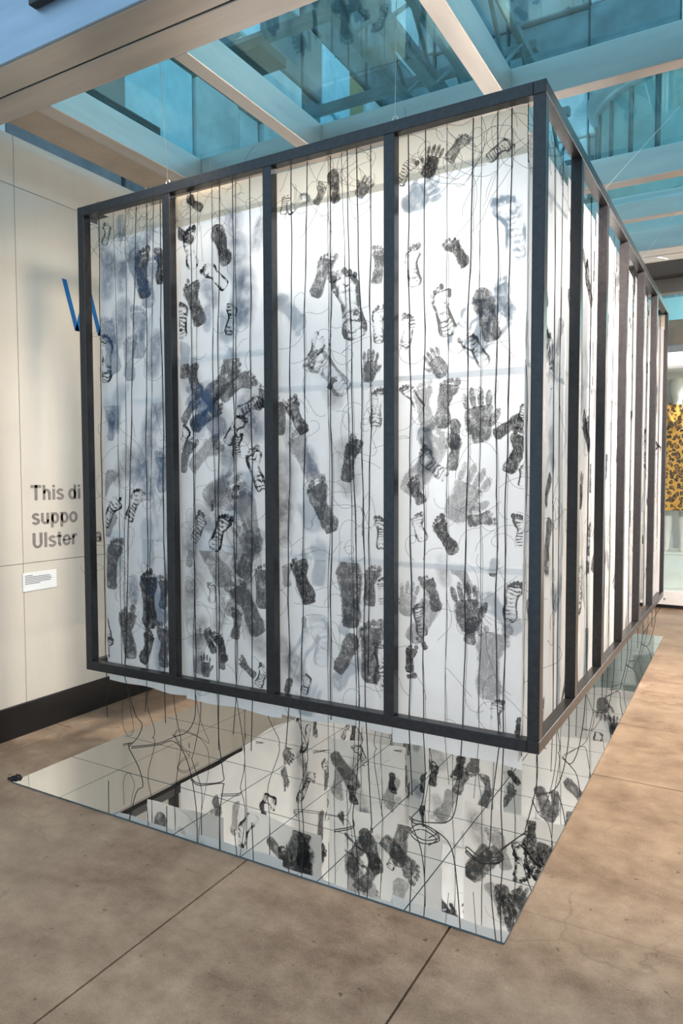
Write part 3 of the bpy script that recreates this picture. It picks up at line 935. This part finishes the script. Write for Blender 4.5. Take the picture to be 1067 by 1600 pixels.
ORD = ['first', 'second', 'third', 'fourth', 'fifth', 'sixth', 'seventh', 'eighth']
RP = random.Random(21)
PY = 0.072
# front: four strips, one behind each bay (x ranges)
FRONT = [(-2.335, -1.775, 0.365, 'nearest the lettered wall'), (-1.79, -1.205, 0.345, 'second from the lettered wall'),
         (-1.215, -0.635, 0.370, 'third from the lettered wall'), (-0.645, -0.078, 0.338, 'next to the corner post')]
SEAMS = [[2.802, 2.715, 1.862, 1.17], [2.812, 2.70, 2.04, 1.13], [2.800, 2.655, 1.862, 1.12], [2.812, 2.665, 1.872, 1.115]]
for k, (x0, x1, zh, where) in enumerate(FRONT):
    s = Surf((x0, PY), (1, 0), (0, -1), x1 - x0, 2.81, zh, 30 + k)
    pr = [(x - x0, z - 0.0, L, a, c) for (x, z, L, a, c) in PRINTS if x0 <= x < (FRONT[k + 1][0] if k < 3 else 0)]
    for _ in range((12, 16, 5, 5)[k]):
        zz = RP.uniform(0.5, 2.6) if k == 0 else RP.uniform(0.5, 2.0)
        pr.insert(0, (RP.uniform(0.06, x1 - x0 - 0.06), zz, RP.uniform(0.2, 0.34), RP.gauss(0, 30), RP.choice(['Wb', 'Fb', 'Wb', 'Fb', 'Wl'] if (k == 0 or zz > 1.5) and k < 2 else ['Fl', 'Wl', 'Fl', 'Hl', 'Ol'])))
    make_strip('white paper strip with black footprints in the front bay ' + where, s, SEAMS[k] + [zh], pr,
               rand_prints(x1 - x0, 2.7, zh, 9, RP), seed=100 + k, group='paper strips behind the front bays')
# right side: six strips
RIGHTLAB = ['beside the corner post', 'second along from the corner post', 'third along from the corner post', 'fourth along from the corner post', 'fifth along from the corner post', 'farthest from the corner post']
for k in range(6):
    y0, y1 = YS[k] + 0.03, YS[k + 1] + 0.045
    zt = (2.71, 2.75, 2.79, 2.77, 2.79, 2.79)[k]
    zh = (0.38, 0.40, 0.37, 0.41, 0.39, 0.42)[k]
    xs = -0.066 + SK * (y0 + y1) / 2
    s = Surf((xs, y0), (0, 1), (1, 0), y1 - y0, zt, zh, 50 + k)
    make_strip('brightly lit paper strip with footprints in the side bay ' + RIGHTLAB[k], s, [zt, zt - 0.12, 1.90 + RP.uniform(-.05, .05), 1.15 + RP.uniform(-.05, .05), zh],
               rand_prints(y1 - y0, zt, zh, 15, RP, 0.6), rand_prints(y1 - y0, zt, zh, 12, RP, 0.4), seed=200 + k, group='paper strips behind the side bays', cream_top=False)
# left side: five strips (the first bay is left open)
for k in range(1, 6):
    y0, y1 = YS[k] + 0.02, YS[k + 1] + 0.04
    zh = 0.38 + 0.03 * (k % 2)
    s = Surf((-FW + 0.068 + SK * y0, y0), (0, 1), (-1, 0), y1 - y0, 2.80, zh, 70 + k)
    make_strip('footprint paper strip on the frame side facing the lettered wall, ' + ORD[k - 1] + ' along', s, [2.80, 2.70, 1.9, 1.15, zh],
               (), rand_prints(y1 - y0, 2.7, zh, 22, RP, 0.3), seed=300 + k, group='paper strips facing the lettered wall')
# back: four strips
for k in range(4):
    x0 = -2.33 + k * 0.575
    zh = 0.39 + 0.02 * (k % 2)
    s = Surf((x0 + SK * 3.9, FD - 0.07), (1, 0), (0, 1), 0.585, 2.80, zh, 90 + k)
    make_strip('footprint paper strip across the far end of the frame, ' + ORD[k] + ' from the lettered wall side', s, [2.80, 2.70, 1.9, 1.15, zh],
               (), rand_prints(0.585, 2.7, zh, 22, RP, 0.3), seed=400 + k, group='paper strips across the far end')
# inner strips that show in the mirror tiles
INNER = [(-2.30, 0.30, 0.55, 0.375), (-1.80, 0.50, 0.58, 0.40), (-1.26, 0.74, 0.58, 0.39), (-0.72, 1.20, 0.58, 0.40), (-1.95, 1.75, 0.6, 0.42), (-1.35, 2.1, 0.6, 0.42), (-0.75, 2.5, 0.6, 0.40)]
for k, (x0, y0, w, zh) in enumerate(INNER):
    s = Surf((x0, y0), (1, 0.05 * (-1) ** k), (0.05 * -(-1) ** k, -1), w, 2.78, zh, 110 + k, 1.6)
    make_strip('inner paper strip inside the black frame, ' + ORD[k] + ' back from the front bays', s, [2.78, 2.68, 1.9, 1.2, zh],
               rand_prints(w, 2.7, zh, 16, RP, 0.5) + rand_prints(w, 1.3, zh, 5, RP, 0.1) + [(RP.uniform(.08, w - .08), RP.uniform(zh + .1, 0.95), RP.uniform(.24, .32), RP.gauss(0, 25), RP.choice(['Fm', 'Om', 'Fl', 'Sm'])) for _ in range(6 if k < 3 else 2)], (), seed=500 + k, group='inner paper strips')
    tag(MB().tube([(x0 - 0.03, y0 - 0.0 + 0.008, 2.782), (x0 + w + 0.03, y0 + 0.05 * (-1) ** k * (w + .03) + 0.008, 2.782)], 0.003, 6).build('hanging_rod', 'thread'),
        'thin black rod carrying the ' + ORD[k] + ' inner paper strip back from the front', 'rod', 'rods inside the frame')

# ------------------------------------------------------------------ threads
def fray(mb, start, d, n, rnd, length, r=0.0007):
    p = Vector(start)
    ang = rnd.uniform(0, 6.28)
    curl = rnd.gauss(0, 22)
    pts = [p.copy()]
    st = 0.011
    off = 0.0
    for _ in range(int(length / st)):
        curl += rnd.gauss(0, 7)
        curl *= 0.93
        ang += curl * st
        p = p + d * (math.cos(ang) * st) + Vector((0, 0, math.sin(ang) * st - 0.0025))
        off = min(0.012, max(-0.004, off + rnd.gauss(0, 0.002)))
        pts.append(p + n * off)
    mb.tube(pts, r, 3)


def make_thread(label, group, top, bot, d, n, r, seed, tail=None, nfray=8, zend=None):
    """top=(u world point), hangs to bot; tail: list of extra points"""
    rnd = random.Random(seed)
    d = Vector((*d, 0)).normalized()
    n = Vector((*n, 0)).normalized()
    A, B = Vector(top), Vector(bot)
    pts = []
    N = 34
    ph = [rnd.uniform(0, 6.28) for _ in range(3)]
    for i in range(N + 1):
        t = i / N
        q = A.lerp(B, t)
        q += d * ((0.007 * math.sin(5 * t + ph[0]) * t + 0.003 * math.sin(17 * t + ph[1]) + 0.0018 * math.sin(41 * t + ph[2])) * min(1, 6 * t))
        q += n * (0.002 * math.sin(9 * t + ph[2]))
        pts.append(q)
    full = list(pts)
    if tail:
        full += catmull([pts[-1]] + [Vector(q) for q in tail], 6)[1:]
    mb = MB().tube(full, r, 5)
    t = tag(empty('black_thread'), label, 'thread', group)
    mb.build('strand', 'thread', t)
    if nfray:
        fb = MB()
        for _ in range(nfray):
            k = rnd.choice((rnd.uniform(0.0, 0.10), rnd.uniform(0.25, 1.0), rnd.uniform(0.45, 0.9)))
            fray(fb, pts[int(k * N)] + n * 0.003, d, n, rnd, rnd.uniform(0.08, 0.28))
        # a second thin strand that wanders beside the thread
        s0 = rnd.randint(0, 12)
        ph2 = rnd.uniform(0, 6.28)
        w = [p + d * (0.006 * math.sin(0.5 * j + ph2) + 0.003) + n * 0.002 for j, p in enumerate(pts[s0:])]
        fb.tube(w, 0.0008, 3)
        o = fb.build('loose_fibres', 'thread', t)
        o['kind'] = 'stuff'
    return t


RT = random.Random(77)
BAYL = ['in the front bay nearest the wall', 'in the second front bay', 'in the third front bay', 'in the front bay by the corner']
TAILS = {  # (bay, index): points of the lower end on or above the mirror tiles
    (0, 2): [(-2.14, 0.06, 0.24), (-2.10, 0.04, 0.15), (-2.15, 0.05, 0.105), (-2.20, 0.06, 0.16), (-2.21, 0.07, 0.30)],
    (0, 3): [(-2.13, 0.08, 0.22), (-2.08, 0.08, 0.17), (-2.13, 0.10, 0.09), (-2.22, 0.12, 0.012), (-2.26, 0.16, 0.010)],
    (1, 1): [(-1.72, 0.12, 0.25), (-1.80, 0.28, 0.06), (-1.95, 0.40, 0.011), (-2.10, 0.45, 0.011), (-2.17, 0.44, 0.011), (-2.10, 0.35, 0.011), (-1.95, 0.25, 0.012), (-1.86, 0.20, 0.016), (-1.85, 0.13, 0.011), (-1.80, 0.04, 0.011), (-1.735, 0.03, 0.011), (-1.75, 0.14, 0.012)],
    (1, 0): [(-1.78, 0.15, 0.24), (-1.95, 0.28, 0.09), (-2.09, 0.33, 0.02), (-2.12, 0.225, 0.011), (-2.208, 0.124, 0.011)],
    (1, 3): [(-1.55, 0.06, 0.20), (-1.52, 0.05, 0.05), (-1.50, 0.02, 0.011), (-1.58, -0.05, 0.011), (-1.66, -0.02, 0.011)],
    (1, 5): [(-1.38, 0.04, 0.15), (-1.39, 0.02, 0.012), (-1.35, -0.04, 0.011), (-1.42, -0.09, 0.011)],
    (2, 1): [(-1.06, 0.05, 0.15), (-1.05, 0.02, 0.011), (-1.0, -0.05, 0.011)],
    (2, 4): [(-0.80, 0.04, 0.2), (-0.80, 0.02, 0.05), (-0.83, 0.0, 0.011), (-0.95, -0.02, 0.011), (-1.04, -0.05, 0.011), (-1.0, -0.09, 0.011)],
    (2, 5): [(-0.78, 0.04, 0.18), (-0.79, 0.02, 0.02), (-0.75, -0.05, 0.011), (-0.80, -0.12, 0.011)],
    (2, 6): [(-0.72, 0.04, 0.15), (-0.70, 0.02, 0.012), (-0.66, -0.05, 0.011)],
    (3, 1): [(-0.47, 0.05, 0.24), (-0.50, 0.08, 0.10), (-0.56, 0.12, 0.011), (-0.46, 0.09, 0.012), (-0.40, 0.03, 0.012), (-0.45, -0.02, 0.014), (-0.525, 0.03, 0.016), (-0.50, 0.09, 0.018), (-0.42, 0.05, 0.020), (-0.43, -0.01, 0.022)],
    (3, 3): [(-0.33, 0.05, 0.20), (-0.38, 0.10, 0.06), (-0.48, 0.12, 0.016), (-0.545, 0.115, 0.014), (-0.58, 0.14, 0.011)],
    (3, 6): [(-0.155, 0.05, 0.20), (-0.145, 0.04, 0.06), (-0.15, 0.05, 0.012), (-0.135, 0.0, 0.011), (-0.20, -0.05, 0.012), (-0.27, -0.01, 0.013), (-0.275, 0.01, 0.016), (-0.21, -0.035, 0.018), (-0.15, -0.01, 0.020), (-0.145, 0.03, 0.020)],
    (3, 5): [(-0.19, 0.05, 0.2), (-0.20, 0.05, 0.02), (-0.22, 0.0, 0.011), (-0.20, -0.12, 0.011)],
}
cnt = 0
for b, lst in enumerate(THREADS):
    for i, (xa, xb_) in enumerate(lst):
        cnt += 1
        tl = TAILS.get((b, i))
        if tl is None and i % 2 == 0:
            tl = [(xb_ + RT.uniform(-.02, .02), 0.05, RT.uniform(0.14, 0.26))]
        zend = 0.42 if tl else RT.choice((0.40, 0.44, 0.36, 0.62))
        make_thread('black thread ' + BAYL[b] + ', ' + ORD[i] + ' from its wall-side post', 'threads ' + BAYL[b], (xa, 0.049, 2.806), (xb_, 0.053, zend), (1, 0), (0, -1),
                    RT.choice((0.0012, 0.0017, 0.0021)) if i % 3 else 0.0023, 900 + cnt, tl, nfray=14)
for k in range(6):
    for q in range(3):
        cnt += 1
        y = YS[k] + BW + (YS[k + 1] - YS[k] - BW) * (q + 0.5) / 3 + RT.uniform(-.05, .05)
        x = -0.052 + SK * y
        y2 = y + RT.uniform(-.06, .06)
        tl = [(x + 0.0, y2 + RT.uniform(-.03, .03), 0.25), (x - 0.03, y2 + RT.uniform(-.06, .06), 0.08), (x - 0.06, y2 + RT.uniform(-.1, .1), 0.012), (x - 0.12, y2 + RT.uniform(-.15, .1), 0.011)] if q != 1 else [(x, y2, 0.22)]
        make_thread('black thread over the side paper ' + RIGHTLAB[k] + ', ' + ORD[q] + ' in its bay', 'threads on the side bays', (x, y, 2.806), (x + 0.002, y2, 0.42), (0, 1), (1, 0), RT.choice((0.0016, 0.0022)), 1200 + cnt, tl, nfray=9)
# threads inside, seen in the mirror tiles
for k, (x0, y0, w, zh) in enumerate(INNER):
    for q in range(3):
        cnt += 1
        x = x0 + w * (q + 0.5) / 3 + RT.uniform(-.04, .04)
        yy = y0 - 0.045
        make_thread('black thread over the ' + ORD[k] + ' inner paper strip, ' + ORD[q] + ' from the lettered wall side', 'threads inside the frame', (x, yy, 2.77), (x + RT.uniform(-.03, .03), yy, zh - 0.05), (1, 0), (0, -1), 0.0018, 1500 + cnt,
                    [(x, yy, 0.2), (x + RT.uniform(-.05, .05), yy + RT.uniform(-.1, .1), 0.012), (x + RT.uniform(-.15, .15), yy + RT.uniform(-.15, .15), 0.011)], nfray=6)

# ------------------------------------------------------------------ display case with mannequin
case = tag(empty('display_case'), 'tall white display case holding the leopard coat', 'display case')
CX0, CX1, CY0, CY1 = -0.95, 1.75, 5.97, 7.0
MB().bevbox((CX0, CY0 + 0.03, 0.0), (CX1, CY1, 0.045), 0.002).build('toe_recess', 'base', case)
MB().bevbox((CX0, CY0 - 0.03, 0.045), (CX1, CY1, 0.20), 0.006).build('base_plinth', 'white', case)
for k in range(4):
    mb = MB().tube([(-0.12 + k * 0.55, CY0 - 0.036, 0.11), (-0.12 + k * 0.55, CY0 - 0.028, 0.11)], 0.014, 12)
    mb.build('lock', 'wire', case)
MB().bevbox((CX0, CY1 - 0.04, 0.20), (CX1, CY1, 2.63), 0.003).build('back_panel', 'panel_grey', case)
MB().bevbox((CX0, CY0 + 0.02, 2.63), (CX1, CY1, 2.70), 0.003).build('soffit', 'white', case)
MB().bevbox((CX0, CY0 - 0.01, 2.70), (CX1, CY0 + 0.03, 2.80), 0.003).build('light_strip', 'lightbox', case)
MB().bevbox((CX0, CY0 - 0.02, 2.80), (CX1, CY1, 2.88), 0.003).build('head_rail', 'panel_grey', case)
MB().bevbox((CX0, CY0 - 0.02, 2.88), (CX1, CY1, 3.15), 0.003).build('header', 'tan', case)
for x0, x1 in ((CX0, 0.40), (0.404, CX1)):
    MB().box((x0, CY0, 0.20), (x1, CY0 + 0.01, 2.63)).build('glass_door', 'clear', case)
pl = tag(empty('coat_plinth'), 'white square plinth under the mannequin in the case', 'plinth')
MB().bevbox((-0.24, 6.12, 0.20), (0.26, 6.62, 0.585), 0.006).build('plinth_body', 'white', pl)
MB().bevbox((-0.25, 6.11, 0.585), (0.27, 6.63, 0.61), 0.004).build('plinth_top', 'white', pl)

mq = tag(empty('mannequin'), 'white mannequin standing on a plinth in the display case', 'mannequin')
MXc, MYc, MZ = -0.06, 6.36, 0.61
mb = MB()
def ring_stack(mb, secs, n=20):
    k = len(mb.v)
    for (cx, cy, z, rx, ry) in secs:
        for j in range(n):
            w = 2 * math.pi * j / n
            mb.v.append((cx + rx * math.cos(w), cy + ry * math.sin(w), z))
    for i in range(len(secs) - 1):
        for j in range(n):
            j2 = (j + 1) % n
            mb.f.append((k + i * n + j, k + i * n + j2, k + (i + 1) * n + j2, k + (i + 1) * n + j))
    mb.f.append(tuple(k + j for j in range(n))[::-1])
    mb.f.append(tuple(k + (len(secs) - 1) * n + j for j in range(n)))
    return mb
for sx in (-1, 1):
    c = MXc + sx * 0.085
    ring_stack(mb, [(c, MYc - 0.06, MZ, 0.035, 0.10), (c, MYc - 0.05, MZ + 0.035, 0.036, 0.09), (c, MYc, MZ + 0.08, 0.034, 0.042), (c, MYc + 0.01, MZ + 0.22, 0.045, 0.05), (c, MYc + 0.01, MZ + 0.34, 0.055, 0.06),
                    (c, MYc, MZ + 0.48, 0.05, 0.055), (c, MYc, MZ + 0.62, 0.07, 0.075), (c * 0.9, MYc, MZ + 0.9, 0.085, 0.09)])
ring_stack(mb, [(MXc, MYc, MZ + 0.85, 0.17, 0.12), (MXc, MYc, MZ + 1.1, 0.13, 0.10), (MXc, MYc, MZ + 1.45, 0.17, 0.11), (MXc, MYc, MZ + 1.58, 0.10, 0.08), (MXc, MYc, MZ + 1.62, 0.05, 0.052), (MXc, MYc - 0.005, MZ + 1.70, 0.047, 0.05),
                (MXc, MYc - 0.015, MZ + 1.73, 0.052, 0.07), (MXc, MYc - 0.02, MZ + 1.78, 0.066, 0.088), (MXc, MYc - 0.015, MZ + 1.86, 0.074, 0.098), (MXc, MYc - 0.005, MZ + 1.93, 0.066, 0.088), (MXc, MYc, MZ + 1.965, 0.035, 0.05)])
mb.build('body', 'mannequin', mq, True)
coat = tag(empty('leopard_coat'), 'orange and black leopard print coat on the mannequin', 'coat')
mb = MB()
k = 0
secs = []
n = 40
for (z, rx, ry, fl) in ((0.47, 0.34, 0.25, 0.03), (0.60, 0.325, 0.235, 0.028), (0.9, 0.285, 0.20, 0.02), (1.15, 0.25, 0.17, 0.012), (1.35, 0.235, 0.155, 0.006), (1.48, 0.225, 0.14, 0.0), (1.555, 0.17, 0.115, 0.0), (1.60, 0.085, 0.075, 0), (1.66, 0.075, 0.07, 0)):
    for j in range(n):
        w = 2 * math.pi * j / n
        f = 1 + fl / rx * math.sin(9 * w)
        mb.v.append((MXc + rx * f * math.cos(w), MYc + ry * f * math.sin(w), MZ + z))
    k += 1
for i in range(k - 1):
    for j in range(n):
        j2 = (j + 1) % n
        mb.f.append((i * n + j, i * n + j2, (i + 1) * n + j2, (i + 1) * n + j))
mb.build('coat_body', 'leopard', coat, True)
for sx in (-1, 1):
    mb = MB()
    mb.tube(catmull([(MXc + sx * 0.17, MYc, MZ + 1.50), (MXc + sx * 0.27, MYc, MZ + 1.38), (MXc + sx * 0.34, MYc - 0.01, MZ + 1.1), (MXc + sx * 0.37, MYc - 0.03, MZ + 0.8)]), 0.075, 14, 0.085)
    mb.build('sleeve', 'leopard', coat, True)
    mb = MB()
    mb.tube(catmull([(MXc + sx * 0.02, MYc - 0.13, MZ + 1.38), (MXc + sx * 0.08, MYc - 0.11, MZ + 1.56), (MXc + sx * 0.09, MYc + 0.02, MZ + 1.65), (MXc, MYc + 0.08, MZ + 1.67)]), 0.03, 8)
    mb.build('collar', 'leopard', coat, True)

# small black scrap by the mirror corner
mb = MB()
R5 = random.Random(9)
for _ in range(5):
    a = Vector((-2.40 + R5.uniform(-.03, .01), -0.42 + R5.uniform(-.02, .02), 0.006))
    mb.tube([a, a + Vector((R5.uniform(-.03, .03), R5.uniform(-.03, .03), R5.uniform(.0, .012))), a + Vector((R5.uniform(-.04, .04), R5.uniform(-.03, .03), 0.0))], 0.006, 5)
tag(mb.build('thread_scrap', 'thread'), 'small black scrap lying at the mirror corner', 'scrap')
